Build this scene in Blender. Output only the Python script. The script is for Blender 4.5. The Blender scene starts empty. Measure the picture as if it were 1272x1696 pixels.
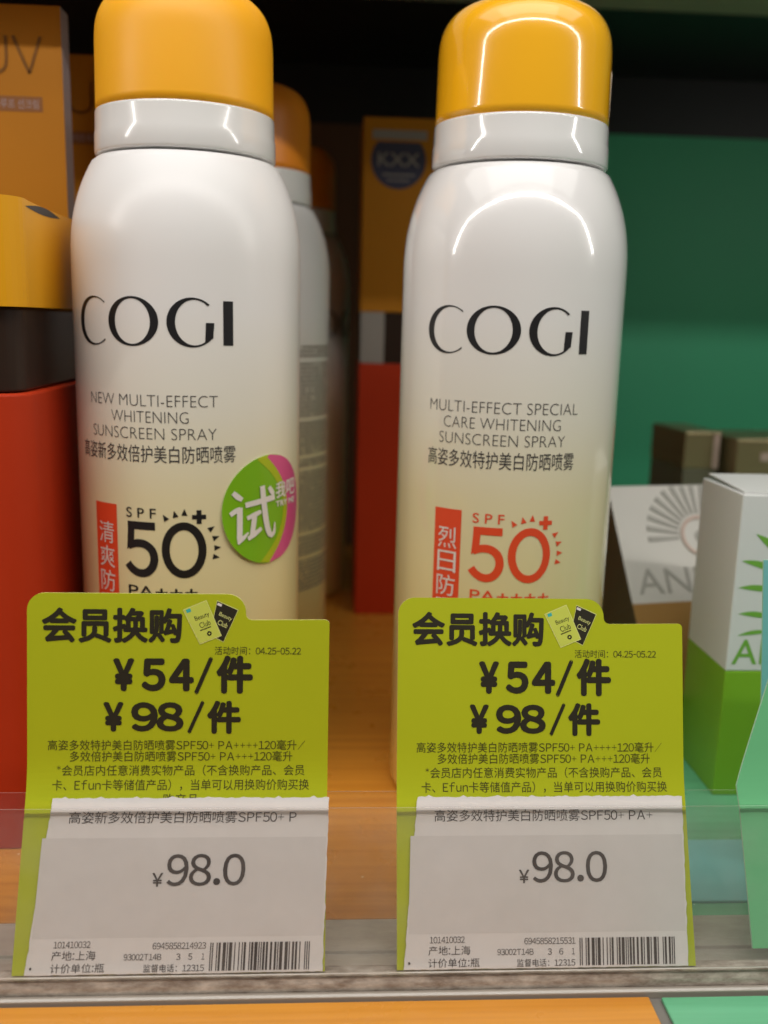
import bpy, bmesh, math, random
from mathutils import Vector, Matrix
random.seed(7)
MM = 0.001
sc = bpy.context.scene
COL = sc.collection
R = math.radians

# ------------------------------------------------------------------ camera
cam_d = bpy.data.cameras.new('camera')
cam = bpy.data.objects.new('camera', cam_d); COL.objects.link(cam); sc.camera = cam
pitch, yaw, roll = R(11.399), R(3.4485), R(1.4636)
fw = Vector((math.sin(yaw)*math.cos(pitch), math.cos(yaw)*math.cos(pitch), -math.sin(pitch)))
rt = Vector((math.cos(yaw), -math.sin(yaw), 0)); up = rt.cross(fw)
r2 = rt*math.cos(roll) + up*math.sin(roll); u2 = up*math.cos(roll) - rt*math.sin(roll)
m = Matrix((r2, u2, -fw)).transposed().to_4x4(); m.translation = Vector((0, 0, 112*MM))
cam.matrix_world = m
cam_d.sensor_fit = 'VERTICAL'; cam_d.sensor_height = 24.0
cam_d.lens = 24.0*1556.86/1696.0
cam_d.clip_start = 0.005; cam_d.clip_end = 50
cam_d.dof.use_dof = True; cam_d.dof.focus_distance = 0.174; cam_d.dof.aperture_fstop = 9.2

# ------------------------------------------------------------------ light
w = bpy.data.worlds.new('World'); sc.world = w; w.use_nodes = True
w.node_tree.nodes['Background'].inputs[0].default_value = (1.0, 0.95, 0.90, 1)
w.node_tree.nodes['Background'].inputs[1].default_value = 0.10

def area(name, loc, target, sx, sy, power, col=(1, .96, .91), along=None):
    l = bpy.data.lights.new(name, 'AREA'); l.shape = 'RECTANGLE'; l.size = sx*MM; l.size_y = sy*MM
    l.energy = power; l.color = col
    o = bpy.data.objects.new(name, l); COL.objects.link(o)
    z = -(Vector(target)-Vector(loc)).normalized()
    x = Vector(along).normalized() if along else Vector((1, 0, 0))
    y = z.cross(x).normalized(); x = x if along else y.cross(z); z = x.cross(y)
    mw = Matrix((x.normalized(), y, z.normalized())).transposed().to_4x4(); mw.translation = Vector(loc)*MM
    o.matrix_world = mw
    return o
def bar(name, a, b, target, width, power):
    a, b = Vector(a), Vector(b)
    return area(name, (a+b)/2, target, (b-a).length, width, power, along=b-a)
# the light strips that frame the opening of the shelf bay, plus two unseen soft fills added overhead
bar('led_bar_top', (-345, 18, 322), (412, 12, 322), (30, 200, 130), 10, 0.66)
bar('led_bar_side', (-345, 20, 318), (-312, 104, 178), (0, 200, 150), 10, 0.19)
bar('led_bar_side', (412, 14, 318), (376, 98, 178), (30, 200, 150), 10, 0.20)
area('overhead_fill', (30, 70, 560), (30, 190, 60), 900, 300, 1.35)  # wide unseen source, added for soft steep light from above
area('front_fill', (-40, -500, 1500), (0, 200, 100), 1600, 1000, 6.0, (1, .97, .94))  # unseen fill, added to brighten the fronts

sc.view_settings.view_transform = 'Standard'; sc.view_settings.look = 'None'
sc.view_settings.exposure = 0.06; sc.view_settings.gamma = 1.0
sc.view_settings.use_curve_mapping = False

# ------------------------------------------------------------------ materials
def mat(name, col, rough=.5, coat=0, metal=0, spec=.5, noise=0, nscale=400, bump=0, bscale=900, rvar=0, sub=0):
    mt = bpy.data.materials.new(name); mt.use_nodes = True
    nt = mt.node_tree; b = nt.nodes['Principled BSDF']
    b.inputs['Base Color'].default_value = (*col, 1); b.inputs['Roughness'].default_value = rough
    b.inputs['Metallic'].default_value = metal; b.inputs['Coat Weight'].default_value = coat
    b.inputs['Coat Roughness'].default_value = .06
    b.inputs['Specular IOR Level'].default_value = spec
    if sub:
        b.inputs['Subsurface Weight'].default_value = sub
        b.inputs['Subsurface Radius'].default_value = (1, .6, .3); b.inputs['Subsurface Scale'].default_value = .002
    if noise or bump or rvar:
        tc = nt.nodes.new('ShaderNodeTexCoord')
    if noise:
        n = nt.nodes.new('ShaderNodeTexNoise'); n.inputs['Scale'].default_value = nscale; n.inputs['Detail'].default_value = 6
        nt.links.new(tc.outputs['Object'], n.inputs['Vector'])
        mx = nt.nodes.new('ShaderNodeMix'); mx.data_type = 'RGBA'
        mx.inputs['A'].default_value = (*[c*(1-noise) for c in col], 1); mx.inputs['B'].default_value = (*[min(1, c*(1+noise)) for c in col], 1)
        nt.links.new(n.outputs['Fac'], mx.inputs['Factor']); nt.links.new(mx.outputs['Result'], b.inputs['Base Color'])
    if rvar:
        n = nt.nodes.new('ShaderNodeTexNoise'); n.inputs['Scale'].default_value = 90; n.inputs['Detail'].default_value = 5
        nt.links.new(tc.outputs['Object'], n.inputs['Vector'])
        mr = nt.nodes.new('ShaderNodeMapRange'); mr.inputs['To Min'].default_value = max(.02, rough-rvar); mr.inputs['To Max'].default_value = rough+rvar
        nt.links.new(n.outputs['Fac'], mr.inputs['Value']); nt.links.new(mr.outputs['Result'], b.inputs['Roughness'])
    if bump:
        n = nt.nodes.new('ShaderNodeTexNoise'); n.inputs['Scale'].default_value = bscale; n.inputs['Detail'].default_value = 3
        nt.links.new(tc.outputs['Object'], n.inputs['Vector'])
        bp = nt.nodes.new('ShaderNodeBump'); bp.inputs['Strength'].default_value = bump; bp.inputs['Distance'].default_value = .0002
        nt.links.new(n.outputs['Fac'], bp.inputs['Height']); nt.links.new(bp.outputs['Normal'], b.inputs['Normal'])
    return mt

def bottle_mat(name, rough, coat):
    # white enamel printed with a fade to straw yellow towards the foot of the can
    mt = mat(name, (.8, .79, .78), rough, coat, rvar=.04)
    nt = mt.node_tree; b = nt.nodes['Principled BSDF']
    tc = nt.nodes.new('ShaderNodeTexCoord'); sp = nt.nodes.new('ShaderNodeSeparateXYZ'); rp = nt.nodes.new('ShaderNodeValToRGB')
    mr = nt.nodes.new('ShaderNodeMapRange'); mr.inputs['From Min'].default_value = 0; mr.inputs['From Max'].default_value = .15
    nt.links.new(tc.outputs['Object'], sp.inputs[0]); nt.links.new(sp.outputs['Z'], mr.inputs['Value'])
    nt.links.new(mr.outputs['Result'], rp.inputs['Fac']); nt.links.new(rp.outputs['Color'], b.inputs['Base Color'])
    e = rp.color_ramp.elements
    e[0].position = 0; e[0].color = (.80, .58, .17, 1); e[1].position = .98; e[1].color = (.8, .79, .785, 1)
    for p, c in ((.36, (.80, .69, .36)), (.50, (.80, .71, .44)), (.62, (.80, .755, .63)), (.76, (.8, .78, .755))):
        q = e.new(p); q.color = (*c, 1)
    return mt

def clear_mat(name, tint, rough, haze=0.0):
    # a thin clear sheet: lets light straight through and mirrors by the Fresnel law; haze = share of scattering dust
    mt = bpy.data.materials.new(name); mt.use_nodes = True; nt = mt.node_tree
    for n in list(nt.nodes): nt.nodes.remove(n)
    out = nt.nodes.new('ShaderNodeOutputMaterial'); tr = nt.nodes.new('ShaderNodeBsdfTransparent'); gl = nt.nodes.new('ShaderNodeBsdfGlossy')
    fr = nt.nodes.new('ShaderNodeFresnel'); mx = nt.nodes.new('ShaderNodeMixShader'); df = nt.nodes.new('ShaderNodeBsdfDiffuse'); m2 = nt.nodes.new('ShaderNodeMixShader')
    ge = nt.nodes.new('ShaderNodeNewGeometry'); ma = nt.nodes.new('ShaderNodeMath'); ma.operation = 'MULTIPLY_ADD'
    ma.inputs[1].default_value = 1/1.49-1.49; ma.inputs[2].default_value = 1.49
    nt.links.new(ge.outputs['Backfacing'], ma.inputs[0]); nt.links.new(ma.outputs[0], fr.inputs['IOR'])   # same mirror share on both faces
    tr.inputs['Color'].default_value = (*tint, 1); gl.inputs['Roughness'].default_value = rough
    df.inputs['Color'].default_value = (.7, .66, .6, 1)
    tc = nt.nodes.new('ShaderNodeTexCoord'); nz = nt.nodes.new('ShaderNodeTexNoise'); nz.inputs['Scale'].default_value = 120; nz.inputs['Detail'].default_value = 8
    mr = nt.nodes.new('ShaderNodeMapRange'); mr.inputs['From Min'].default_value = .35; mr.inputs['From Max'].default_value = .75
    mr.inputs['To Min'].default_value = haze*.5; mr.inputs['To Max'].default_value = haze*1.6
    nt.links.new(tc.outputs['Object'], nz.inputs['Vector']); nt.links.new(nz.outputs['Fac'], mr.inputs['Value'])
    nt.links.new(mr.outputs['Result'], m2.inputs[0]); nt.links.new(tr.outputs[0], m2.inputs[1]); nt.links.new(df.outputs[0], m2.inputs[2])
    nt.links.new(fr.outputs[0], mx.inputs[0]); nt.links.new(m2.outputs[0], mx.inputs[1]); nt.links.new(gl.outputs[0], mx.inputs[2])
    nt.links.new(mx.outputs[0], out.inputs[0])
    return mt

def liner_mat(name, col, dark, spec):
    # coloured plastic sheet: drawn streaks, worn patches, specks of dust
    mt = mat(name, col, .3, .25, rvar=.12); nt = mt.node_tree; b = nt.nodes['Principled BSDF']
    tc = nt.nodes.new('ShaderNodeTexCoord'); mp = nt.nodes.new('ShaderNodeMapping'); mp.inputs['Scale'].default_value = (12, 420, 12)
    st = nt.nodes.new('ShaderNodeTexNoise'); st.inputs['Scale'].default_value = 1; st.inputs['Detail'].default_value = 4
    nt.links.new(tc.outputs['Object'], mp.inputs[0]); nt.links.new(mp.outputs[0], st.inputs['Vector'])
    m1 = nt.nodes.new('ShaderNodeMix'); m1.data_type = 'RGBA'; m1.inputs['A'].default_value = (*dark, 1); m1.inputs['B'].default_value = (*col, 1)
    mr = nt.nodes.new('ShaderNodeMapRange'); mr.inputs['From Min'].default_value = .3; mr.inputs['From Max'].default_value = .6
    nt.links.new(st.outputs['Fac'], mr.inputs['Value']); nt.links.new(mr.outputs['Result'], m1.inputs['Factor'])
    sp = nt.nodes.new('ShaderNodeTexVoronoi'); sp.inputs['Scale'].default_value = 260; nt.links.new(tc.outputs['Object'], sp.inputs['Vector'])
    n2 = nt.nodes.new('ShaderNodeTexNoise'); n2.inputs['Scale'].default_value = 70; nt.links.new(tc.outputs['Object'], n2.inputs['Vector'])
    ad = nt.nodes.new('ShaderNodeMath'); ad.operation = 'ADD'; nt.links.new(sp.outputs['Distance'], ad.inputs[0]); nt.links.new(n2.outputs['Fac'], ad.inputs[1])
    lt = nt.nodes.new('ShaderNodeMath'); lt.operation = 'LESS_THAN'; lt.inputs[1].default_value = .43; nt.links.new(ad.outputs[0], lt.inputs[0])
    m2 = nt.nodes.new('ShaderNodeMix'); m2.data_type = 'RGBA'; m2.inputs['B'].default_value = (*spec, 1)
    nt.links.new(lt.outputs[0], m2.inputs['Factor']); nt.links.new(m1.outputs['Result'], m2.inputs['A']); nt.links.new(m2.outputs['Result'], b.inputs['Base Color'])
    return mt

def dirty_mat(name, dark, light, scale=260):
    mt = mat(name, dark, .35, .2); nt = mt.node_tree; b = nt.nodes['Principled BSDF']
    tc = nt.nodes.new('ShaderNodeTexCoord'); mp = nt.nodes.new('ShaderNodeMapping'); mp.inputs['Scale'].default_value = (.35, 1, 1)
    nz = nt.nodes.new('ShaderNodeTexNoise'); nz.inputs['Scale'].default_value = scale; nz.inputs['Detail'].default_value = 10; nz.inputs['Roughness'].default_value = .7
    rp = nt.nodes.new('ShaderNodeValToRGB'); e = rp.color_ramp.elements
    e[0].position = .38; e[0].color = (*dark, 1); e[1].position = .72; e[1].color = (*light, 1)
    nt.links.new(tc.outputs['Object'], mp.inputs[0]); nt.links.new(mp.outputs[0], nz.inputs['Vector']); nt.links.new(nz.outputs['Fac'], rp.inputs['Fac'])
    nt.links.new(rp.outputs['Color'], b.inputs['Base Color'])
    bp = nt.nodes.new('ShaderNodeBump'); bp.inputs['Strength'].default_value = .5; bp.inputs['Distance'].default_value = .0003
    nt.links.new(nz.outputs['Fac'], bp.inputs['Height']); nt.links.new(bp.outputs['Normal'], b.inputs['Normal'])
    return mt

M = dict(
    can_satin=bottle_mat('can_satin', .30, 0), can_gloss=bottle_mat('can_gloss', .22, 1.0),
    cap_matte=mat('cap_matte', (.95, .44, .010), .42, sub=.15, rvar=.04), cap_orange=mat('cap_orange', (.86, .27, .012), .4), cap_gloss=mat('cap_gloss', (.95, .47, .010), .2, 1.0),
    collar=mat('collar', (.76, .75, .73), .18, .5), collar_gloss=mat('collar_gloss', (.76, .755, .74), .12, 1.0),
    ink=mat('ink', (.012, .011, .012), .4), ink_soft=mat('ink_soft', (.05, .045, .045), .5), ink_red=mat('ink_red', (.80, .075, .022), .45),
    white_ink=mat('white_ink', (.78, .72, .66), .5), ink_print=mat('ink_print', (.26, .22, .17), .5),
    lime=mat('lime', (.45, .50, .006), .45, .15, noise=.04, nscale=60, bump=.05), lime_edge=mat('lime_edge', (.72, .74, .25), .6),
    card_ink=mat('card_ink', (.022, .018, .008), .5), card_ink_soft=mat('card_ink_soft', (.07, .065, .008), .5),
    pale_card=mat('pale_card', (.60, .66, .10), .4), teal=mat('teal', (.05, .45, .42), .4),
    paper=mat('paper', (.74, .70, .68), .7, noise=.03, nscale=120, bump=.12, bscale=500), paper_grey=mat('paper_grey', (.66, .62, .60), .7, noise=.05, nscale=70),
    thermal=mat('thermal', (.035, .022, .02), .6),
    acrylic=clear_mat('acrylic', (.99, .99, .985), .03, haze=.045), acrylic_back=clear_mat('acrylic_back', (.99, .99, .985), .05, haze=.015),
    acrylic_edge=mat('acrylic_edge', (.36, .32, .27), .25, .5), edge_bright=mat('edge_bright', (.80, .76, .70), .2, .5),
    channel=dirty_mat('channel', (.24, .19, .15), (.66, .59, .51), 520), plate=dirty_mat('plate', (.47, .43, .37), (.60, .55, .48), 500),
    steel=mat('steel', (.20, .185, .165), .5, noise=.15, nscale=150),
    orange_liner=liner_mat('orange_liner', (.72, .305, .035), (.60, .23, .022), (.85, .6, .3)), green_liner=liner_mat('green_liner', (.15, .50, .27), (.12, .42, .22), (.5, .75, .6)),
    green_wall=mat('green_wall', (.07, .5, .26), .45, noise=.08, nscale=12), brown_wall=mat('brown_wall', (.10, .04, .012), .5, noise=.1, nscale=20),
    black=mat('black', (.010, .009, .008), .4), beige=mat('beige', (.42, .35, .24), .5, noise=.1, nscale=20),
    orange_board=mat('orange_board', (.50, .19, .003), .5, 0, spec=.3, noise=.04, nscale=40), yellow_board=mat('yellow_board', (.78, .36, .004), .45, 0, spec=.3),
    mauve_edge=mat('mauve_edge', (.42, .33, .33), .6), red_board=mat('red_board', (.50, .036, .006), .55, 0, spec=.22, noise=.05, nscale=40),
    dark_inner=mat('dark_inner', (.032, .018, .012), .3, 0, spec=.25), foil=mat('foil', (.30, .13, .035), .28, metal=.7), brown_plate=mat('brown_plate', (.28, .10, .015), .5),
    navy=mat('navy', (.045, .045, .085), .45), grey_print=mat('grey_print', (.30, .27, .24), .5),
    ivory=mat('ivory', (.62, .60, .55), .45, noise=.05, nscale=60), grey_relief=mat('grey_relief', (.36, .35, .31), .5), olive=mat('olive', (.14, .13, .08), .5),
    gold=mat('gold', (.36, .19, .045), .4, noise=.08, nscale=40), brass=mat('brass', (.30, .24, .12), .3, metal=.5), pinkish=mat('pinkish', (.55, .40, .33), .4),
    box_white=mat('box_white', (.72, .73, .71), .4, .2), leaf=mat('leaf', (.17, .42, .05), .5), leaf_green=mat('leaf_green', (.22, .46, .02), .4, .2, noise=.08, nscale=50),
    mint=mat('mint', (.16, .52, .24), .4, .1, noise=.05, nscale=40), mint_edge=mat('mint_edge', (.4, .7, .5), .5), sky_card=mat('sky_card', (.20, .55, .54), .4),
    stick_green=mat('stick_green', (.20, .46, .006), .3, .3), stick_yellow=mat('stick_yellow', (.42, .50, .008), .3, .3), stick_pink=mat('stick_pink', (.70, .09, .26), .3, .3), stick_edge=mat('stick_edge', (.6, .7, .3), .5),
    wrap=mat('wrap', (.8, .78, .72), .15, 1.0),
)

# ------------------------------------------------------------------ builders
def tag(o, label=None, cat=None, group=None, kind=None):
    if label: o['label'] = label
    if cat: o['category'] = cat
    if group: o['group'] = group
    if kind: o['kind'] = kind
    return o
def thing(name, label, cat, loc=(0, 0, 0), rotz=0, group=None):
    o = bpy.data.objects.new(name, None); o.empty_display_size = .01; COL.objects.link(o)
    o.location = Vector(loc)*MM; o.rotation_euler = (0, 0, rotz)
    return tag(o, label, cat, group)
def build(name, verts, faces, material, parent=None, smooth=False, midx=None):
    me = bpy.data.meshes.new(name); me.from_pydata([(x*MM, y*MM, z*MM) for x, y, z in verts], [], faces)
    for k in (material if isinstance(material, (list, tuple)) else [material]): me.materials.append(M[k])
    if midx: me.polygons.foreach_set('material_index', midx)
    if smooth: me.polygons.foreach_set('use_smooth', [True]*len(me.polygons))
    me.update()
    o = bpy.data.objects.new(name, me); COL.objects.link(o); o.parent = parent
    return o
def recalc(o):
    bm = bmesh.new(); bm.from_mesh(o.data); bmesh.ops.recalc_face_normals(bm, faces=bm.faces); bm.to_mesh(o.data); bm.free(); return o
def bevel(o, wd, seg=2):
    bm = bmesh.new(); bm.from_mesh(o.data)
    bmesh.ops.bevel(bm, geom=list(bm.edges), offset=wd*MM, segments=seg, profile=.5, affect='EDGES', clamp_overlap=True)
    bm.to_mesh(o.data); bm.free(); return o
BOXF = [(0, 3, 2, 1), (4, 5, 6, 7), (0, 1, 5, 4), (1, 2, 6, 5), (2, 3, 7, 6), (3, 0, 4, 7)]   # bottom top front right back left
def box(name, x0, x1, y0, y1, z0, z1, material, parent=None, bev=0, midx=None):
    v = [(x0, y0, z0), (x1, y0, z0), (x1, y1, z0), (x0, y1, z0), (x0, y0, z1), (x1, y0, z1), (x1, y1, z1), (x0, y1, z1)]
    o = build(name, v, BOXF, material, parent, midx=midx)
    return bevel(o, bev) if bev else o
def lathe(name, prof, material, parent, seg=96, smooth=True):
    v, f = [], []
    for r, z in prof:
        for i in range(seg):
            a = 2*math.pi*i/seg; v.append((r*math.sin(a), -r*math.cos(a), z))
    for j in range(len(prof)-1):
        for i in range(seg):
            k = (i+1) % seg; f.append((j*seg+i, j*seg+k, (j+1)*seg+k, (j+1)*seg+i))
    f.append(tuple(range(seg-1, -1, -1))); f.append(tuple((len(prof)-1)*seg+i for i in range(seg)))
    return build(name, v, f, material, parent, smooth)
def rounded_prism(name, x0, x1, y0, y1, z0, z1, rad, material, parent, seg=8):
    pts = []
    for cx, cy, a0 in ((x1-rad, y0+rad, -90), (x1-rad, y1-rad, 0), (x0+rad, y1-rad, 90), (x0+rad, y0+rad, 180)):
        for i in range(seg+1):
            a = R(a0+90*i/seg); pts.append((cx+rad*math.cos(a), cy+rad*math.sin(a)))
    n = len(pts); v = [(x, y, z0) for x, y in pts]+[(x, y, z1) for x, y in pts]
    f = [tuple(range(n-1, -1, -1)), tuple(range(n, 2*n))]+[(i, (i+1) % n, n+(i+1) % n, n+i) for i in range(n)]
    return bevel(build(name, v, f, material, parent), .5, 2)

# ---- flat shapes in (u, v), later laid on a surface
_tc = {}
def text2d(body, u0, u1, v0, v1, weight=0.0, sx=1.0):
    key = (body, weight)
    if key not in _tc:
        c = bpy.data.curves.new('t', 'FONT'); c.body = body; c.resolution_u = 4; c.offset = weight; c.fill_mode = 'FRONT'
        o = bpy.data.objects.new('t', c); COL.objects.link(o)
        bpy.context.view_layer.update()
        me = bpy.data.meshes.new_from_object(o.evaluated_get(bpy.context.evaluated_depsgraph_get()))
        _tc[key] = ([(p.co.x, p.co.y) for p in me.vertices], [tuple(p.vertices) for p in me.polygons])
        bpy.data.objects.remove(o); bpy.data.curves.remove(c); bpy.data.meshes.remove(me)
    vs, fs = _tc[key]
    a0 = min(p[0] for p in vs); a1 = max(p[0] for p in vs); b0 = min(p[1] for p in vs); b1 = max(p[1] for p in vs)
    return [(u0+(x-a0)/(a1-a0)*(u1-u0), v0+(y-b0)/(b1-b0)*(v1-v0)) for x, y in vs], list(fs)
_gc = {}
def glyph(ch):
    if ch not in _gc:
        c = bpy.data.curves.new('t', 'FONT'); c.body = ch; c.resolution_u = 4; c.fill_mode = 'FRONT'
        o = bpy.data.objects.new('t', c); COL.objects.link(o); bpy.context.view_layer.update()
        me = bpy.data.meshes.new_from_object(o.evaluated_get(bpy.context.evaluated_depsgraph_get()))
        _gc[ch] = ([(p.co.x, p.co.y) for p in me.vertices], [tuple(p.vertices) for p in me.polygons])
        bpy.data.objects.remove(o); bpy.data.curves.remove(c); bpy.data.meshes.remove(me)
    return _gc[ch]
def set2d(body, u0, u1, v0, v1):
    V, F, x = [], [], 0.0
    for ch in body:
        if ch == ' ': x += .3; continue
        asc = 33 <= ord(ch) < 127
        vs, fs = glyph('￥' if ch == '¥' else chr(ord(ch)+0xFEE0) if asc else ch)
        if not vs: x += 1; continue
        if ch in '+-/*':
            kx, ky = {'+': (.66, .66), '-': (.5, 1), '/': (.75, .9), '*': (.5, .5)}[ch]; cy = .62 if ch == '*' else .36
            vs = [(p[0]*kx, cy+(p[1]-.38)*ky) for p in vs]
        a0 = min(p[0] for p in vs); a1 = max(p[0] for p in vs)
        if ch.isdigit(): off = x+.28-(a0+a1)/2; adv = .56
        elif asc or ch == '¥': off = x+.06-a0; adv = a1-a0+.12
        else: off = x; adv = 1.0
        k = len(V); V += [(p[0]+off, p[1]) for p in vs]; F += [tuple(q+k for q in g) for g in fs]; x += adv
    a0 = min(p[0] for p in V); a1 = max(p[0] for p in V); b0 = min(p[1] for p in V); b1 = max(p[1] for p in V)
    return [(u0+(x-a0)/(a1-a0)*(u1-u0), v0+(y-b0)/(b1-b0)*(v1-v0)) for x, y in V], F
def lay_bold(name, shape, surf, off, material, parent, d):
    # thickened print: the same glyphs struck several times, each pass a hair above the last
    V, F = up2d(shape); vv, ff = [], []
    for n, (dx, dy) in enumerate(((0, 0), (d, 0), (-d, 0), (0, d), (0, -d), (d*.7, d*.7), (-d*.7, -d*.7), (d*.7, -d*.7), (-d*.7, d*.7))):
        k = len(vv); vv += [surf(u+dx, v+dy, off+n*.004) for u, v in V]; ff += [tuple(q+k for q in g) for g in F]
    return build(name, vv, ff, material, parent)
def ribbon(pts, widths, smooth_n=0, cap=True):
    if smooth_n:
        q, wq = [], []
        for i in range(len(pts)-1):
            p0, p1, p2, p3 = pts[max(i-1, 0)], pts[i], pts[i+1], pts[min(i+2, len(pts)-1)]
            for k in range(smooth_n):
                t = k/smooth_n
                q.append(tuple(.5*(2*p1[c]+(p2[c]-p0[c])*t+(2*p0[c]-5*p1[c]+4*p2[c]-p3[c])*t*t+(3*p1[c]-p0[c]-3*p2[c]+p3[c])*t**3) for c in (0, 1)))
                wq.append(widths[i]+(widths[i+1]-widths[i])*t)
        q.append(pts[-1]); wq.append(widths[-1]); pts, widths = q, wq
    v, f = [], []
    for i, (x, y) in enumerate(pts):
        a = pts[max(i-1, 0)]; b = pts[min(i+1, len(pts)-1)]; dx, dy = b[0]-a[0], b[1]-a[1]; L = math.hypot(dx, dy) or 1
        h = widths[i]/2; v += [(x-dy/L*h, y+dx/L*h), (x+dy/L*h, y-dx/L*h)]
    for i in range(len(pts)-1): f.append((2*i, 2*i+1, 2*i+3, 2*i+2))
    return v, f
def arcring(cx, cy, ao, bo, ai, bi, d0, d1, n=48, ix=0):
    v, f = [], []
    for i in range(n+1):
        a = R(d0+(d1-d0)*i/n); v += [(cx+ao*math.cos(a), cy+bo*math.sin(a)), (cx+ix+ai*math.cos(a), cy+bi*math.sin(a))]
    for i in range(n): f.append((2*i, 2*i+2, 2*i+3, 2*i+1))
    return v, f
def poly2d(pts): return list(pts), [tuple(range(len(pts)))]
def rect2d(u0, u1, v0, v1): return poly2d([(u0, v0), (u1, v0), (u1, v1), (u0, v1)])
def join2d(*shapes):
    V, F = [], []
    for v, f in shapes:
        k = len(V); V += v; F += [tuple(i+k for i in g) for g in f]
    return V, F
def cut2d(shape, us=(), vs=()):
    bm = bmesh.new(); bv = [bm.verts.new((x, y, 0)) for x, y in shape[0]]
    for g in shape[1]:
        try: bm.faces.new([bv[i] for i in g])
        except ValueError: pass
    for co, no, vals in (((1, 0, 0), (1, 0, 0), us), ((0, 1, 0), (0, 1, 0), vs)):
        for k in vals:
            bmesh.ops.bisect_plane(bm, geom=bm.verts[:]+bm.edges[:]+bm.faces[:], plane_co=Vector(co)*k, plane_no=no)
    bm.verts.index_update()
    r = [(p.co.x, p.co.y) for p in bm.verts], [tuple(p.index for p in g.verts) for g in bm.faces]
    bm.free(); return r
def up2d(shape):
    # every face wound counter-clockwise
    V, F = shape; out = []
    for g in F:
        a = sum(V[g[i]][0]*V[g[(i+1) % len(g)]][1]-V[g[(i+1) % len(g)]][0]*V[g[i]][1] for i in range(len(g)))
        out.append(g if a > 0 else tuple(reversed(g)))
    return V, out
def lay(name, shape, surf, off, material, parent, smooth=False):
    V, F = up2d(shape)
    return build(name, [surf(u, v, off) for u, v in V], F, material, parent, smooth)
lay0 = lay
def slab(name, shape, surf, o0, o1, mats, parent):
    # a sheet of real thickness: mats = (face, cut edge)
    V, F = up2d(shape); n = len(V); cnt = {}
    for g in F:
        for i in range(len(g)):
            e = (g[i], g[(i+1) % len(g)]); cnt[e] = 1
    rim = [e for e in cnt if (e[1], e[0]) not in cnt]
    v = [surf(a, b, o1) for a, b in V]+[surf(a, b, o0) for a, b in V]
    f = list(F)+[tuple(i+n for i in reversed(g)) for g in F]+[(a, a+n, b+n, b) for a, b in rim]
    return build(name, v, f, list(mats), parent, midx=[0]*(2*len(F))+[1]*len(rim))
def frange(a, b, s):
    o = []
    while a < b: o.append(a); a += s
    return o
def cyl(rad):
    return lambda u, v, o: ((rad+o)*math.sin(u/rad), -(rad+o)*math.cos(u/rad), v)

# ------------------------------------------------------------------ setting
def struct(o): return tag(o, kind='structure')
shelf = struct(box('shelf', -330, 420, 85, 470, -14, -.8, 'steel', bev=.6))
for x0, x1, y0, y1, k in ((-330, 55.9, 161, 468, 'orange_liner'), (58.0, 420, 158, 468, 'green_liner'), (-330, 55.9, 86, 138.6, 'orange_liner'), (58.0, 420, 86, 138.4, 'green_liner')):
    struct(box('shelf_liner', x0, x1, y0, y1, -.8, 0, k, bev=.25))
struct(box('back_panel', -330, 96, 470, 476, -14, 203, 'brown_wall'))
struct(box('back_panel', 96.3, 420, 470, 476, -14, 203, 'green_wall'))
struct(box('back_panel', -330, 420, 470.5, 476, 203, 420, 'black'))
struct(box('upper_shelf', -330, 420, 378, 470.3, 229.0, 252, 'black', bev=.4))
struct(box('upper_shelf_lip_extended', -330, 420, 214, 377.5, 229.05, 252, 'beige', bev=.8))  # beige lip, run forward out of view to shade the rear

struct(box('added_shade_board', -330, 70, 234, 236.5, 190, 229, 'beige', bev=.3))  # unseen board added to block light from the left rear

# ------------------------------------------------------------------ spray bottles
PHI = R(-12.67)     # how far the printed fronts are turned about the axis
def shapes_cogi():
    c = arcring(-12.7, 110.95, 5.4, 4.95, 4.35, 4.62, 50, 310, 48, .55)
    o = arcring(-2.65, 111.0, 5.65, 4.92, 3.95, 4.5, 0, 360, 64)
    g = arcring(9.75, 111.0, 5.1, 4.92, 3.85, 4.5, 47, 318, 48, .45)
    gs = poly2d([(12.25, 107.2), (13.9, 107.9), (14.15, 111.0), (12.45, 111.0)])
    i = cut2d(rect2d(16.0, 18.1, 106.55, 115.4))
    return join2d(c, o, g, gs, i)
def shapes_50():
    wd = 1.75
    top = join2d(rect2d(-4.9, 1.35, 68.1, 69.8), poly2d([(-4.9, 68.15), (-3.3, 68.15), (-3.5, 65.0), (-5.2, 63.6)]))
    bow = ribbon([(-4.85, 64.2), (-3.9, 64.75), (-2.6, 65.15), (-.9, 64.95), (.55, 63.8), (1.05, 61.9), (.5, 60.0), (-.8, 58.85), (-2.5, 58.7), (-4.1, 59.5), (-5.1, 60.6)], [1.3, 1.5]+[wd]*9, 6)
    z = arcring(7.35, 63.95, 4.65, 6.05, 2.98, 4.35, 0, 360, 64)
    pl = join2d(rect2d(9.1, 12.0, 70.6, 71.55), rect2d(10.05, 11.05, 69.6, 72.55))
    rays = []
    for u, v in ((3.55, 70.85), (5.6, 71.6), (7.55, 72.0), (13.05, 68.5), (13.95, 66.5), (14.25, 64.3), (13.95, 62.3)):
        dx, dy = u-7.35, (v-63.95)*.85; L = math.hypot(dx, dy); dx, dy = dx/L, dy/L
        rays.append(poly2d([(u+dx*.85, v+dy*.85), (u-dx*.6-dy*.62, v-dy*.6+dx*.62), (u-dx*.6+dy*.62, v-dy*.6-dx*.62)]))
    return join2d(top, bow, z, pl, *rays)
BODY = [(.01, .8), (20, .8), (22, 0), (23.6, .3), (24.6, 1.2), (25, 2.8), (25, 60), (25, 110), (25, 122)]
BODY += [(25-6*((z-122.5)/23.2)**2.5, z) for z in [123+i*.75 for i in range(29)]] + [(19.25, 144.6), (19.0, 144.8), (17.2, 144.82), (.01, 144.9)]
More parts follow.
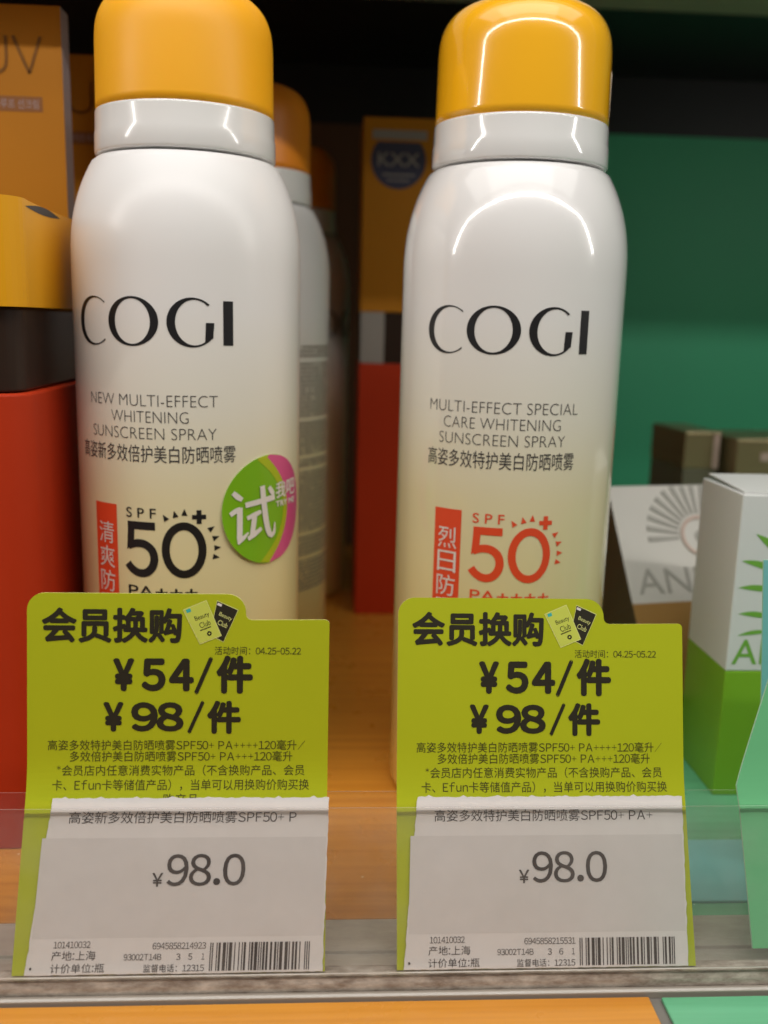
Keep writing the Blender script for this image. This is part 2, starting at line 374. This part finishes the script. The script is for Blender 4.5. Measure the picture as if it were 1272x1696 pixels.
COLLAR = [(16.8, 145.0), (17.3, 145.35), (18.9, 145.4), (19.22, 145.6), (19.34, 146.0), (19.3, 149.6), (19.15, 150.2), (19.05, 153.8), (19.0, 154.15), (18.9, 154.28), (17.5, 154.3)]
CAP = [(17.6, 154.2), (18.86, 154.22), (18.86, 156), (18.7, 168.0)] + [(8.0+10.64*max(0, math.cos(R(a)))**.75, 168.4+10.2*math.sin(R(a))**.85) for a in range(4, 91, 6)] + [(6, 178.7), (3, 178.85), (.01, 178.9)]

def make_bottle(label, loc, lines, cjk, vert, ink50, pluses, body_m, cap_m, collar_m, phi=PHI):
    t = thing('spray_bottle', label, 'spray bottle', loc, 0, 'sunscreen spray bottles')
    lathe('body', BODY, body_m, t); lathe('collar', COLLAR, collar_m, t); lathe('cap', CAP, cap_m, t)
    R0 = 25.0
    def s(u, v, o): return cyl(R0)(u+phi*R0, v, o)
    def lay(name, shape, *a): return lay0(name, cut2d(shape, frange(-20.05, 20, 1.0)), *a)
    lay('brand_lettering', shapes_cogi(), s, .07, 'ink', t)
    lay('lettering', join2d(*[text2d(b, u0, u1, v0, v1, -.02) for b, u0, u1, v0, v1 in lines]), s, .07, 'ink_soft', t)
    lay('lettering', set2d(cjk[0], *cjk[1:]), s, .07, 'ink_soft', t)
    bar = lay('printed_bar', cut2d(rect2d(-14.3, -7.7, 34, 73), frange(-14, -7.7, .8)), s, .05, 'ink_red', t, True)
    lay('lettering', join2d(*[set2d(ch, -13.2, -8.6, 64.3-5.35*i, 69.0-5.35*i) for i, ch in enumerate(vert)]), s, .12, 'white_ink', bar)
    lay('spf_lettering', shapes_50(), s, .07, ink50, t)
    lay('spf_lettering', text2d('S P F', -5.2, 1.6, 70.6, 72.75, .006), s, .07, ink50, t)
    lay('spf_lettering', text2d('PA'+pluses, -5.1, 3.4+2.2*len(pluses), 53.4, 55.9, .004), s, .07, ink50, t)
    return t
bl = make_bottle('left spray bottle with matte orange cap, round green and pink sticker and black SPF print', (-32.03, 219.14, 0),
    [('NEW MULTI-EFFECT', -14.7, 14.7, 94.0, 96.35), ('WHITENING', -8.3, 8.7, 90.65, 93.0), ('SUNSCREEN SPRAY', -14.2, 14.4, 87.25, 89.6)],
    ('高姿新多效倍护美白防晒喷雾', -18.5, 18.5, 82.4, 86.0), '清爽防晒', 'ink', '+++', 'can_satin', 'cap_matte', 'collar')
br = make_bottle('right glossy spray bottle with shiny yellow cap and orange-red SPF print', (41.13, 217.77, 0),
    [('MULTI-EFFECT SPECIAL', -16.8, 16.7, 94.0, 96.35), ('CARE WHITENING', -12.9, 12.7, 90.65, 93.0), ('SUNSCREEN SPRAY', -13.9, 13.9, 87.25, 89.6)],
    ('高姿多效特护美白防晒喷雾', -16.9, 16.5, 82.3, 86.0), '烈日防晒', 'ink_red', '++++', 'can_gloss', 'cap_gloss', 'collar_gloss')
# clear-wrap seam that stands off the right cap
v, f = [], []
for i in range(13):
    z = 155.5+i*1.0; a = R(75); r0 = 18.55 if z < 166 else 18.2; h = .32
    v += [(r0*math.sin(a), -r0*math.cos(a), z), ((r0+h)*math.sin(a), -(r0+h)*math.cos(a), z), ((r0+h)*math.sin(a)+.02, -(r0+h)*math.cos(a)+.12, z), (r0*math.sin(a)+.02, -r0*math.cos(a)+.12, z)]
for i in range(12):
    for k in range(4): f.append((4*i+k, 4*i+(k+1) % 4, 4*i+4+(k+1) % 4, 4*i+4+k))
f += [(3, 2, 1, 0), (48, 49, 50, 51)]
build('wrap_seam', v, f, 'wrap', br)

# round tester sticker on the left bottle
def s_st(u, v, o):
    u0, v0 = u-26.6, v-71.4; d = math.hypot(u0, v0)/11.5
    lift = max(0, -(u0*.8+v0*.6)/11.5-.35)**2*1.3     # lower left rim has come loose
    return cyl(25.0)(u+PHI*25.0, v, o+lift)
CX, CY, SR = 27.2, 71.4, 12.0
disc = [(CX+SR*math.cos(2*math.pi*i/72), CY+SR*math.sin(2*math.pi*i/72)) for i in range(72)]
def bound(v): return 33.4-.050*(v-71.0)**2
left_p, mid_p, right_p = [], [], []
def clipdisc(lo, hi, n=46):
    # part of the disc with lo(v) < u < hi(v), as strips
    V, F = [], []
    rows = []
    for i in range(n+1):
        v = CY-SR+2*SR*i/n*.9999+.0005; h = math.sqrt(max(0, SR*SR-(v-CY)**2)); a, b = max(CX-h, lo(v)), min(CX+h, hi(v))
        rows.append((v, a, b))
    for i in range(n):
        (v0, a0, b0), (v1, a1, b1) = rows[i], rows[i+1]
        if b0 <= a0 and b1 <= a1: continue
        b0, b1 = max(a0, b0), max(a1, b1); m_ = 14; k = len(V)
        for j in range(m_+1): V += [(a0+(b0-a0)*j/m_, v0), (a1+(b1-a1)*j/m_, v1)]
        for j in range(m_): F.append((k+2*j, k+2*j+2, k+2*j+3, k+2*j+1))
    return V, F
st = slab('tester_sticker', cut2d(poly2d(disc), frange(15.5, 40, 1.0), frange(59.7, 83.4, 1.5)), s_st, .05, .22, ('stick_green', 'stick_edge'), bl)
tag(st, 'round green and pink tester sticker')
lay('yellow_band', clipdisc(lambda v: bound(v)-1.6-.012*(v-71)**2, bound), s_st, .27, 'stick_yellow', st, True)
lay('pink_crescent', clipdisc(bound, lambda v: 99), s_st, .28, 'stick_pink', st, True)
shi = [ribbon([(17.7, 75.9), (18.7, 75.0), (19.8, 74.25)], [1.0, 1.25, .9], 4),
       ribbon([(17.0, 71.2), (18.2, 71.9), (19.3, 72.2)], [1.0, 1.1, 1.2], 4), ribbon([(19.2, 72.6), (19.15, 69.5), (19.0, 66.0), (18.7, 64.7)], [1.3, 1.35, 1.3, .35], 5),
       ribbon([(18.9, 65.2), (20.1, 66.1), (21.2, 67.0)], [.9, .9, .35], 4),
       ribbon([(20.9, 70.1), (22.8, 70.7), (24.5, 71.2)], [.9, 1.1, .9], 4), ribbon([(22.8, 70.8), (22.5, 68.5), (22.1, 66.3)], [1.25, 1.3, 1.2], 5), ribbon([(21.0, 65.6), (22.8, 66.5), (24.6, 67.5)], [.9, 1.2, .8], 4),
       ribbon([(20.5, 73.0), (24.5, 73.5), (28.5, 73.95)], [1.15, 1.2, 1.3], 6),
       ribbon([(24.8, 76.8), (25.2, 73.5), (25.8, 69.5), (26.5, 66.8), (27.4, 65.6), (28.3, 66.2), (28.5, 68.3)], [1.3, 1.45, 1.5, 1.45, 1.2, .9, .3], 6),
       ribbon([(26.7, 76.4), (27.4, 75.4), (28.1, 74.6)], [.9, 1.2, 1.0], 4)]
for i, q in enumerate(shi): lay('brush_stroke', q, s_st, .36+.012*i, 'white_ink', st)
lay_bold('lettering', cut2d(join2d(set2d('我', 29.0, 32.6, 73.5, 77.0), set2d('吧', 33.0, 37.0, 73.6, 77.1), text2d('TRY ME', 29.0, 36.8, 71.6, 72.8)), frange(29, 37, .5)), s_st, .36, 'white_ink', st, .07)

# the row behind the left bottle: copies of one plainer can, each turned its own way
def back_bottle(label, loc, phi, cogi):
    t = thing('spray_bottle', label, 'spray bottle', loc, 0, 'sunscreen spray bottles')
    lathe('body', BODY, 'can_satin', t, 64); lathe('collar', COLLAR, 'collar', t, 64); lathe('cap', CAP, 'cap_orange', t, 64)  # rear caps get a deeper, redder orange than the front caps
    s = lambda u, v, o: cyl(25.0)(u+phi*25.0, v, o)
    lay('brand_lettering', shapes_cogi(), s, .08, 'ink_soft', t)
    rows = []; rnd = random.Random(3)
    v = 104.0
    while v > 30:
        u = 22.0; end = 46-rnd.random()*4
        if rnd.random() < .12: v -= 1.2
        while u < end:
            l = .7+rnd.random()*1.6; rows.append(rect2d(u, min(u+l, end+.3), v, v+.75)); u += l+.22+(rnd.random() < .1)*.5
        v -= 1.25
    tag(lay('fine_print', join2d(*rows), s, .08, 'ink_print', t), kind='stuff')
    return t
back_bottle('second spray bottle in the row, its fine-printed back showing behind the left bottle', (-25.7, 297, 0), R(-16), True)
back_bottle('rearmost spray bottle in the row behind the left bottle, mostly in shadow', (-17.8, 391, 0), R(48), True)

# ------------------------------------------------------------------ clear label holder along the shelf front
def profile(lean0, lean1, s_a=26.5, s_b=38):
    pts = [(142.0, 3.0, 0, 0)]; y, z, ds = 142.0, 3.0, .25; tab = []
    s = 0
    while s < 75:
        k = min(1, max(0, (s-s_a)/(s_b-s_a))); k = k*k*(3-2*k); a = R(lean0+(lean1-lean0)*k)
        tab.append((y, z, a)); y += math.sin(a)*ds; z += math.cos(a)*ds; s += ds
    def surf(x, s, o):
        q = max(0, min(len(tab)-2, s/ds)); i = int(q); fr = q-i if s >= 0 else s/ds
        y = tab[i][0]+(tab[i+1][0]-tab[i][0])*fr; z = tab[i][1]+(tab[i+1][1]-tab[i][1])*fr; a = tab[i][2]
        return (x, y-math.cos(a)*o, z+math.sin(a)*o)
    return surf
rail_s = profile(23.8, 23.8)
holder = thing('label_holder', 'long clear acrylic price label holder along the shelf front', 'label holder')
X0, X1 = -230, 330
slab('front_sheet', rect2d(X0, X1, .1, 27.0), rail_s, .95, 1.75, ('acrylic', 'edge_bright'), holder)
slab('back_sheet', rect2d(X0, X1, .1, 29.6), rail_s, -1.5, -.75, ('acrylic_back', 'edge_bright'), holder)
def extrude_x(name, prof, material, parent, bev=0):
    n = len(prof); v = [(X0, y, z) for y, z in prof]+[(X1, y, z) for y, z in prof]
    f = [tuple(range(n)), tuple(range(2*n-1, n-1, -1))]+[(i, n+i, n+(i+1) % n, (i+1) % n) for i in range(n)]
    o = recalc(build(name, v, f, material, parent))
    return bevel(o, bev) if bev else o
extrude_x('channel_lip', [(139.0, -.78), (139.0, .45), (139.5, .8), (140.3, .55), (140.4, -.78)], 'acrylic_edge', holder, .12)
extrude_x('channel', [(140.45, -.78), (140.35, .9), (140.5, 1.8), (141.0, 2.75), (144.0, 2.85), (144.2, -.78)], 'channel', holder, .2)
extrude_x('base_plate', [(144.25, -.78), (144.25, .3), (150.2, .3), (150.4, .9), (152.6, .9), (152.9, .25), (158.4, .2), (160.6, .1), (160.6, -.78)], 'plate', holder, .1)

# ------------------------------------------------------------------ promotion cards
def card_outline():
    p = []
    def arc(cx, cy, r, a0, a1, n=8):
        for i in range(n+1):
            a = R(a0+(a1-a0)*i/n); p.append((cx+r*math.cos(a), cy+r*math.sin(a)))
    p.append((-51.95, .15)); p.append((.45, .15))
    arc(-.35, 59.5, .8, 0, 90, 4)
    p.append((-13.4, 60.15)); arc(-13.2, 61.2, 1.0, 265, 180, 3)
    arc(-17.4, 61.5, 3.2, 0, 90); arc(-48.9, 61.7, 3.0, 90, 180)
    return p
def make_card(label, dx, ds, lean):
    t = thing('promotion_card', label, 'card', (0, 0, 0), 0, 'lime promotion cards')
    sf = profile(23.8, lean)
    s = lambda x, q, o: sf(x+dx, q+(ds if q > 30 else ds*q/30), o)
    slab('card_sheet', cut2d(poly2d(card_outline()), frange(-50, 0, 6), frange(26, 39, 1.0)+[50]), s, -.35, .05, ('lime', 'lime_edge'), t)
    lay_bold('headline_lettering', set2d('会员换购', -49.2, -25.5, 56.2, 62.0), s, .10, 'card_ink', t, .2)
    lay('date_lettering', set2d('活动时间：04.25-05.22', -19.6, -4.5, 54.0, 55.45), s, .10, 'card_ink_soft', t)
    lay_bold('price_lettering', join2d(set2d('¥', -36.9, -33.8, 47.8, 53.0), set2d('5', -32.0, -28.4, 47.8, 53.0), set2d('4', -27.2, -23.5, 47.8, 53.0), set2d('/', -22.8, -20.2, 47.2, 53.4), set2d('件', -19.0, -13.2, 47.4, 53.6)), s, .10, 'card_ink', t, .3)
    lay_bold('price_lettering', join2d(set2d('¥', -38.6, -35.6, 40.6, 45.3), set2d('98', -33.8, -25.2, 40.6, 45.3), set2d('/', -24.0, -21.6, 40.2, 45.6), set2d('件', -20.6, -15.2, 40.2, 45.6)), s, .10, 'card_ink', t, .26)
    L = [('高姿多效特护美白防晒喷雾SPF50+ PA++++120毫升/', -48.4, -3.6, 37.0, 38.85), ('多效倍护美白防晒喷雾SPF50+ PA+++120毫升', -44.6, -5.8, 35.0, 36.85),
         ('*会员店内任意消费实物产品（不含换购产品、会员', -46.8, -3.65, 32.5, 34.4), ('卡、Efun卡等储值产品），当单可以用换购价购买换', -47.5, -2.8, 29.95, 31.9), ('购产品', -28.3, -22.2, 27.5, 29.4)]
    lay('small_print', join2d(*[set2d(*l) for l in L]), s, .10, 'card_ink_soft', t)
    # two pictured member cards
    def mini(name, pts, m_face, m_edge, off):
        cx = sum(p[0] for p in pts)/4; cy = sum(p[1] for p in pts)/4
        o = lay(name, poly2d(pts), s, off, m_edge, t)
        lay('face', poly2d([(cx+(x-cx)*.95, cy+(y-cy)*.965) for x, y in pts]), s, off+.012, m_face, o)
        return o
    blk = mini('printed_member_card', [(-20.55, 57.45), (-18.1, 56.2), (-15.5, 61.95), (-19.25, 63.6)], 'card_ink', 'lime_edge', .08)
    pal = mini('printed_member_card', [(-22.2, 55.8), (-18.4, 57.35), (-21.1, 63.65), (-25.2, 61.9)], 'pale_card', 'lime_edge', .11)
    def rotd(shape, cx, cy, a):
        c, q = math.cos(R(a)), math.sin(R(a)); return [(cx+x*c-y*q, cy+x*q+y*c) for x, y in shape[0]], shape[1]
    lay('lettering', join2d(rotd(text2d('Beauty', -1.3, 1.3, .1, 1.15), -21.6, 60.1, 22), rotd(text2d('Club', -.85, 1.1, -1.15, -.15), -21.7, 60.0, 22)), s, .14, 'card_ink', pal)
    lay('lettering', join2d(rotd(text2d('Beauty', -1.2, 1.2, .1, 1.0), -18.0, 60.2, -24), rotd(text2d('Club', -.8, 1.0, -1.0, -.1), -18.1, 60.0, -24)), s, .105, 'lime_edge', blk)
    lay('emblem', arcring(-20.55, 57.75, .42, .42, .16, .16, 0, 360, 20), s, .14, 'card_ink', pal)
    lay('emblem', rotd(rect2d(-1, 1, -.08, .12), -21.2, 58.6, 22), s, .14, 'card_ink_soft', pal)
    lay('emblem', rotd(rect2d(-.4, .4, -.3, .3), -24.2, 61.75, 22), s, .14, 'teal', pal)
    lay('emblem', rotd(rect2d(-.4, .4, -.22, .22), -18.8, 62.85, -24), s, .105, 'paper', blk)
    return t
make_card('lime green promotion card standing before the left spray bottle', 0, 0, 8.5)
make_card('lime green promotion card standing before the right spray bottle', 64.75, -.6, 15.0)

# ------------------------------------------------------------------ price labels
EAN_L = ['0001101', '0011001', '0010011', '0111101', '0100011', '0110001', '0101111', '0111011', '0110111', '0001011']
EAN_P = ['LLLLLL', 'LLGLGG', 'LLGGLG', 'LLGGGL', 'LGLLGG', 'LGGLLG', 'LGGGLL', 'LGLGLG', 'LGLGGL', 'LGGLGL']
def ean(code):
    o = '101'
    for c, p in zip(code[1:7], EAN_P[int(code[0])]):
        l = EAN_L[int(c)]; o += l if p == 'L' else ''.join('10'[int(b)] for b in l)[::-1]
    o += '01010'
    for c in code[7:]: o += ''.join('10'[int(b)] for b in EAN_L[int(c)])
    return o+'101'
def make_label(label, dx, name, code, nums, seed):
    t = thing('price_label', label, 'price label', (0, 0, 0), 0, 'white shelf price labels')
    rnd = random.Random(seed)
    s = lambda x, q, o: rail_s(x+dx+.028*(q-14), q, o+.28+.06*math.sin(x*.23+q*.11))
    p = []
    def edge(a, b, n, amp, teeth=0):
        for i in range(n):
            k = i/n; x, y = a[0]+(b[0]-a[0])*k, a[1]+(b[1]-a[1])*k
            nx, ny = (b[1]-a[1]), -(b[0]-a[0]); L = math.hypot(nx, ny)
            j = rnd.uniform(-amp, amp)+(teeth if (i % 9 == 4) else 0); p.append((x+nx/L*j, y+ny/L*j))
    edge((-49.4, .25), (.4, .25), 60, .05); edge((.4, .25), (.4, 28.7), 36, .07, .10); edge((.4, 28.7), (-47.6, 28.7), 70, .09, .22); edge((-47.6, 28.7), (-49.4, .25), 36, .06, -.1)
    slab('paper', cut2d(poly2d(p), frange(-48, 0, 4), frange(2, 28, 4)), s, 0, .10, ('paper', 'paper'), t)
    lay('grey_band', cut2d(rect2d(-48.7, .15, 5.95, 22.1), frange(-46, 0, 4), [10, 14, 18]), s, .115, 'paper_grey', t)  # slightly greyer band across the middle of the label
    lay('name_lettering', set2d(name, -44.5, -5.2, 24.5, 26.5), s, .16, 'thermal', t)
    lay_bold('price_lettering', join2d(set2d('¥', -29.4, -27.65, 14.15, 16.3), set2d('98.0', -27.0, -13.65, 14.2, 19.35)), s, .16, 'thermal', t, .05)
    L = [('101410032', -45.0, -38.9, 4.45, 5.5), ('产地:上海', -45.2, -37.9, 2.5, 4.0), ('计价单位:瓶', -45.2, -36.3, .55, 2.0), (code, -28.5, -19.5, 4.1, 5.15),
         ('93002T14B', -33.2, -26.9, 2.4, 3.4), (nums[0], -24.4, -23.7, 2.4, 3.4), (nums[1], -22.4, -21.7, 2.4, 3.4), (nums[2], -20.15, -19.65, 2.4, 3.4), ('监督电话：12315', -29.8, -19.6, .5, 1.75)]
    lay('small_print', join2d(*[set2d(*l) for l in L]), s, .16, 'thermal', t)
    bits = ean(code); w_ = 16.9/len(bits); bars = []; i = 0
    while i < len(bits):
        if bits[i] == '1':
            j = i
            while j < len(bits) and bits[j] == '1': j += 1
            bars.append(rect2d(-18.8+i*w_, -18.8+j*w_, .6, 5.05)); i = j
        else: i += 1
    lay('barcode', join2d(*bars), s, .16, 'thermal', t)
    lay('ink_dot', rect2d(-48.65, -48.3, 1.1, 1.5), s, .16, 'thermal', t)
    return t
make_label('white paper price label ending 4923 under the left promotion card', 0, '高姿新多效倍护美白防晒喷雾SPF50+ P', '6945858214923', '351', 5)
make_label('white paper price label ending 5531 under the right promotion card', 63.7, '高姿多效特护美白防晒喷雾SPF50+ PA+', '6945858215531', '361', 9)

# green card at the right end of the holder, and the pale blue one behind it
mc = thing('shelf_card', 'mint green slanted card in the holder at the right edge', 'card')
ms = profile(23.8, 14)
slab('card_sheet', cut2d(poly2d([(75.5, 2.9), (125, 2.9), (125, 60), (84.6, 60), (74.8, 30.5), (75.1, 26.5)]), frange(78, 124, 6), frange(26, 39, 1.0)), ms, -.1, .35, ('mint', 'mint_edge'), mc)
bc = thing('shelf_card', 'pale blue card standing behind the mint green card', 'card')
slab('card_sheet', cut2d(poly2d([(92.5, .6), (125, .6), (125, 74), (88.2, 74)]), (), frange(20, 70, 10)), lambda x, q, o: (x, 177+.05*q-o, q*.9+.1), 0, .4, ('sky_card', 'mint_edge'), bc)
box('foot', 71, 125, 164.5, 187, .02, .6, 'sky_card', bc, .15)

# ------------------------------------------------------------------ cartons of the neighbouring products
# left front: rounded two-tone case
lc = thing('product_case', 'rounded case at the left edge, orange lid, dark neck and red body', 'case', (-59, 186, 0))
rounded_prism('body', -52, 0, 0, 58, 0, 96.5, 7, 'red_board', lc)
rounded_prism('neck', -50, -1.6, 1.6, 56, 96.7, 113.0, 6, 'dark_inner', lc)
# open lid: a shell with a thumb notch scooped from its side wall
def lid_shell(parent):
    rad = 6; pts = []
    for cx, cy, a0 in ((-rad, rad, -90), (-rad, 58-rad, 0), (-52+rad, 58-rad, 90), (-52+rad, rad, 180)):
        for i in range(9):
            a = R(a0+90*i/8); pts.append((cx+rad*math.cos(a), cy+rad*math.sin(a)))
        if a0 == 0: pass
    # add points along the right wall so that the scoop is smooth
    full = []
    for i, p in enumerate(pts):
        full.append(p); q = pts[(i+1) % len(pts)]; d = math.dist(p, q)
        for k in range(1, int(d/2)): full.append((p[0]+(q[0]-p[0])*k/int(d/2), p[1]+(q[1]-p[1])*k/int(d/2)))
    n = len(full); v = []; cx, cy = -26, 29
    for k, inner in ((0, 0), (1, 0), (2, 1), (3, 1)):
        for x, y in full:
            sc_ = 1-inner*.035
            top = 133.6
            if x > -3 and 6 < y < 50: top -= .5*math.sin(math.pi*(y-6)/44)**.6
            z = 113.2 if k in (0, 3) else top
            v.append((cx+(x-cx)*sc_, cy+(y-cy)*sc_, z))
    f = []
    for k in range(4):
        for i in range(n):
            j = (i+1) % n; f.append((k*n+i, k*n+j, ((k+1) % 4)*n+j, ((k+1) % 4)*n+i))
    return build('lid', v, f, 'yellow_board', parent)
recalc(lid_shell(lc))
lens = [(y, 132.2+1.0*math.sin(math.pi*(y-6)/24)) for y in range(6, 31, 2)]+[(y, 132.2-.55*math.sin(math.pi*(y-6)/24)) for y in range(28, 6, -2)]
lay('slot_shade_patch', poly2d(lens), lambda y, z, o: (o, y, z), .08, 'black', lc)  # flat black patch painted for the shade inside an opening
box('lid_dark_fill', -47, -5, 5, 53, 113.2, 131.4, 'brown_plate', lc, .5)  # insert added so that the open lid stays dark inside

def uv_strokes(x, z, sc_):
    u = ribbon([(x, z), (x, z-6*sc_), (x+1.0*sc_, z-8.0*sc_), (x+3.2*sc_, z-8.8*sc_), (x+5.4*sc_, z-8.0*sc_), (x+6.4*sc_, z-6*sc_), (x+6.4*sc_, z)], [.75*sc_]*7, 6)
    v = ribbon([(x+8.2*sc_, z), (x+11.9*sc_, z-8.6*sc_)], [.75*sc_]*2); v2 = ribbon([(x+11.9*sc_, z-8.6*sc_), (x+14.9*sc_, z)], [.75*sc_]*2)
    return u, v, v2
def uv_carton(label, x1, y0, tilt=0):
    t = thing('slim_carton', label, 'carton', (x1, y0, 0), R(tilt), 'slim orange cartons')
    box('body', -48, 0, 0, 7, 0, 96, 'red_board', t, .3); box('window_band', -47.6, -.4, .4, 6.6, 96, 114, 'dark_inner', t)
    box('upper_sleeve', -48, 0, 0, 7, 114, 186.4, ['orange_board', 'mauve_edge'], t, 0, [0, 0, 0, 1, 0, 1])
    s = lambda x, z, o: (x, -o, z)
    for q in uv_strokes(-20.0, 179.2, 1.0): lay('foil_letter', q, s, .12, 'foil', t)
    pl = lay('name_plate', rect2d(-22, -5.2, 161.6, 165.2), s, .08, 'brown_plate', t)
    lay('lettering', text2d('워터프루프 선크림', -21.0, -6.2, 162.3, 164.5), s, .14, 'mauve_edge', pl)
    return t
uv_carton('tall slim orange carton with foil letters UV at the upper left edge', -67.8, 256)
uv_carton('second slim orange carton in shadow behind the UV carton', -57.8, 300)

cc = thing('badge_carton', 'tall orange and dark red carton with round navy badge between the two bottles', 'carton', (10.6, 352, 0))
box('body', 0, 52, 0, 34, 0, 97, 'red_board', cc, .4)
box('window_band', .5, 51.5, .5, 33.5, 97.05, 115.6, 'dark_inner', cc)
box('side_strip', .3, 9, .2, 1, 97.05, 115.6, 'grey_print', cc)
box('upper_sleeve', 0, 52, 0, 34, 115.7, 183, 'orange_board', cc, .4)
sc_f = lambda x, z, o: (x, -o, z)
bd = []
for i in range(48):
    a = 2*math.pi*i/48; bd.append((12.6+9.8*math.cos(a), min(168.6+9.8*math.sin(a), 174.8)))
badge = lay('round_badge', poly2d(bd), sc_f, .1, 'navy', cc)
lay('lettering', join2d(text2d('KXX', 5.2, 20.2, 166.6, 171.2, .01), rect2d(7, 18.5, 163.4, 164.0), rect2d(8.5, 16.5, 161.6, 162.1)), sc_f, .16, 'grey_print', badge)
lay('printed_strip', rect2d(3.2, 22.6, 175.6, 178.8), sc_f, .1, 'grey_print', cc)

# right: leaning sun-relief box
sb = thing('sun_relief_box', 'leaning ivory box with embossed sun rays and letters, brown foot band', 'box', (88.5, 236, 0), R(11))
lean = R(33)
def sfx(x, q, o): return (x, q*math.sin(lean)-o*math.cos(lean), q*math.cos(lean)+o*math.sin(lean)+.05)
def lean_box(name, q0, q1, m_, dep=26):
    v = [sfx(x, q, o) for q in (q0, q1) for x, o in ((0, 0), (46, 0), (46, -dep), (0, -dep))]
    v = [(x, y, z+dep*math.sin(lean)) for x, y, z in v]
    return build(name, v, BOXF, m_, sb, midx=[0, 0, 0, 0, 0, 1] if isinstance(m_, list) else None)
lift = 26*math.sin(lean)
S = lambda x, q, o: (lambda a: (a[0], a[1], a[2]+lift))(sfx(x, q, o))
lean_box('foot_band', 0, 26, ['gold', 'olive']); lean_box('upper_box', 26.02, 62, ['ivory', 'olive'])  # left faces coloured dark olive to imitate a shaded side
SX, SY = 27, 45.5
for i in range(17):
    a = R(-4+i*11.6); c, q = math.cos(a), math.sin(a); n_ = (-q, c); far = 17.5
    if q > .02: far = min(far, (61.5-SY)/q)
    pts = [(SX+c*7.6+n_[0]*.3, SY+q*7.2+n_[1]*.3), (SX+c*7.6-n_[0]*.3, SY+q*7.2-n_[1]*.3), (SX+c*far-n_[0]*.75, SY+q*far-n_[1]*.75), (SX+c*far+n_[0]*.75, SY+q*far+n_[1]*.75)]
    slab('sun_ray', poly2d(pts), S, -.2, .4, ('grey_relief', 'grey_relief'), sb)
slab('sun_ring', arcring(SX, SY, 6.9, 6.5, 5.9, 5.5, 0, 360, 40), S, -.2, .5, ('pinkish', 'grey_relief'), sb)
slab('sun_disc', poly2d([(SX+2.2*math.cos(i*.4189), SY+2.1*math.sin(i*.4189)) for i in range(15)]), S, -.2, .4, ('grey_relief', 'grey_relief'), sb)
slab('lettering', text2d('ANESSE', 3, 44, 28.6, 36.2, -.008), S, -.1, .3, ('grey_relief', 'grey_relief'), sb)

# right front: white carton with leaves
wb = thing('leaf_carton', 'small white carton with green leaves and green foot at the right', 'carton', (95.3, 208, 0))
box('foot_band', 0, 42, 0, 24, 0, 32.3, 'leaf_green', wb, .3)
box('upper_box', 0, 42, 0, 24, 32.32, 75.2, 'box_white', wb, .3)
slab('tuck_flap', poly2d([(1, 1.5), (41, 1.5), (41, 23), (1, 23)]), lambda x, y, o: (x, y, 75.3+o+.012*(y-1.5)**1.4), 0, .35, ('box_white', 'box_white'), wb)
def leafshape(x, z, l, h, a):
    p = []
    for i in range(13): k = i/12; p.append((k*l, h*math.sin(math.pi*k)*(1-.4*k)))
    for i in range(11, 0, -1): k = i/12; p.append((k*l, -.25*h*math.sin(math.pi*k)))
    c, q = math.cos(R(a)), math.sin(R(a)); return poly2d([(x+u*c-v*q, z+u*q+v*c) for u, v in p])
for x, z, l, h, a in ((4, 66, 10, 1.6, -40), (1.2, 59.5, 11, 1.5, -16), (1, 53.0, 11, 1.4, -5), (1.6, 46.6, 10, 1.3, -6), (2.0, 41.2, 9, 1.0, 8), (14, 64, 10, 1.8, 30), (15, 55, 12, 1.8, 12)):
    lay('printed_leaf', leafshape(x, z, l, h, a), sc_f, .08, 'leaf', wb)
lay('lettering', text2d('AHC', 1.2, 20, 34.0, 40.3, .004), sc_f, .08, 'leaf', wb)

# right rear: brass coloured cartons
for k, (x, y, wd, hh, lb) in enumerate(((131.0, 338, 13.4, 75.5, 'narrow brass coloured carton with a pale corner strip, behind the ivory sun box'), (147.2, 330, 40, 74, 'wide brass coloured carton at the right edge behind the leaf carton'))):
    t = thing('brass_carton', lb, 'carton', (x, y, 0), R(4))
    box('body', 0, wd, 0, 30, 0, hh-14, 'olive', t, .3); box('lid', -.3, wd+.3, -.3, 30.3, hh-14+.05, hh, 'brass', t, .6)
    if k == 0: box('corner_strip', wd-2.6, wd-.4, -.7, -.35, hh-13.5, hh-.8, 'pinkish', t)
    else: box('seal', 9, 12.5, -.7, -.35, hh-8, hh-5, 'pinkish', t, .15)
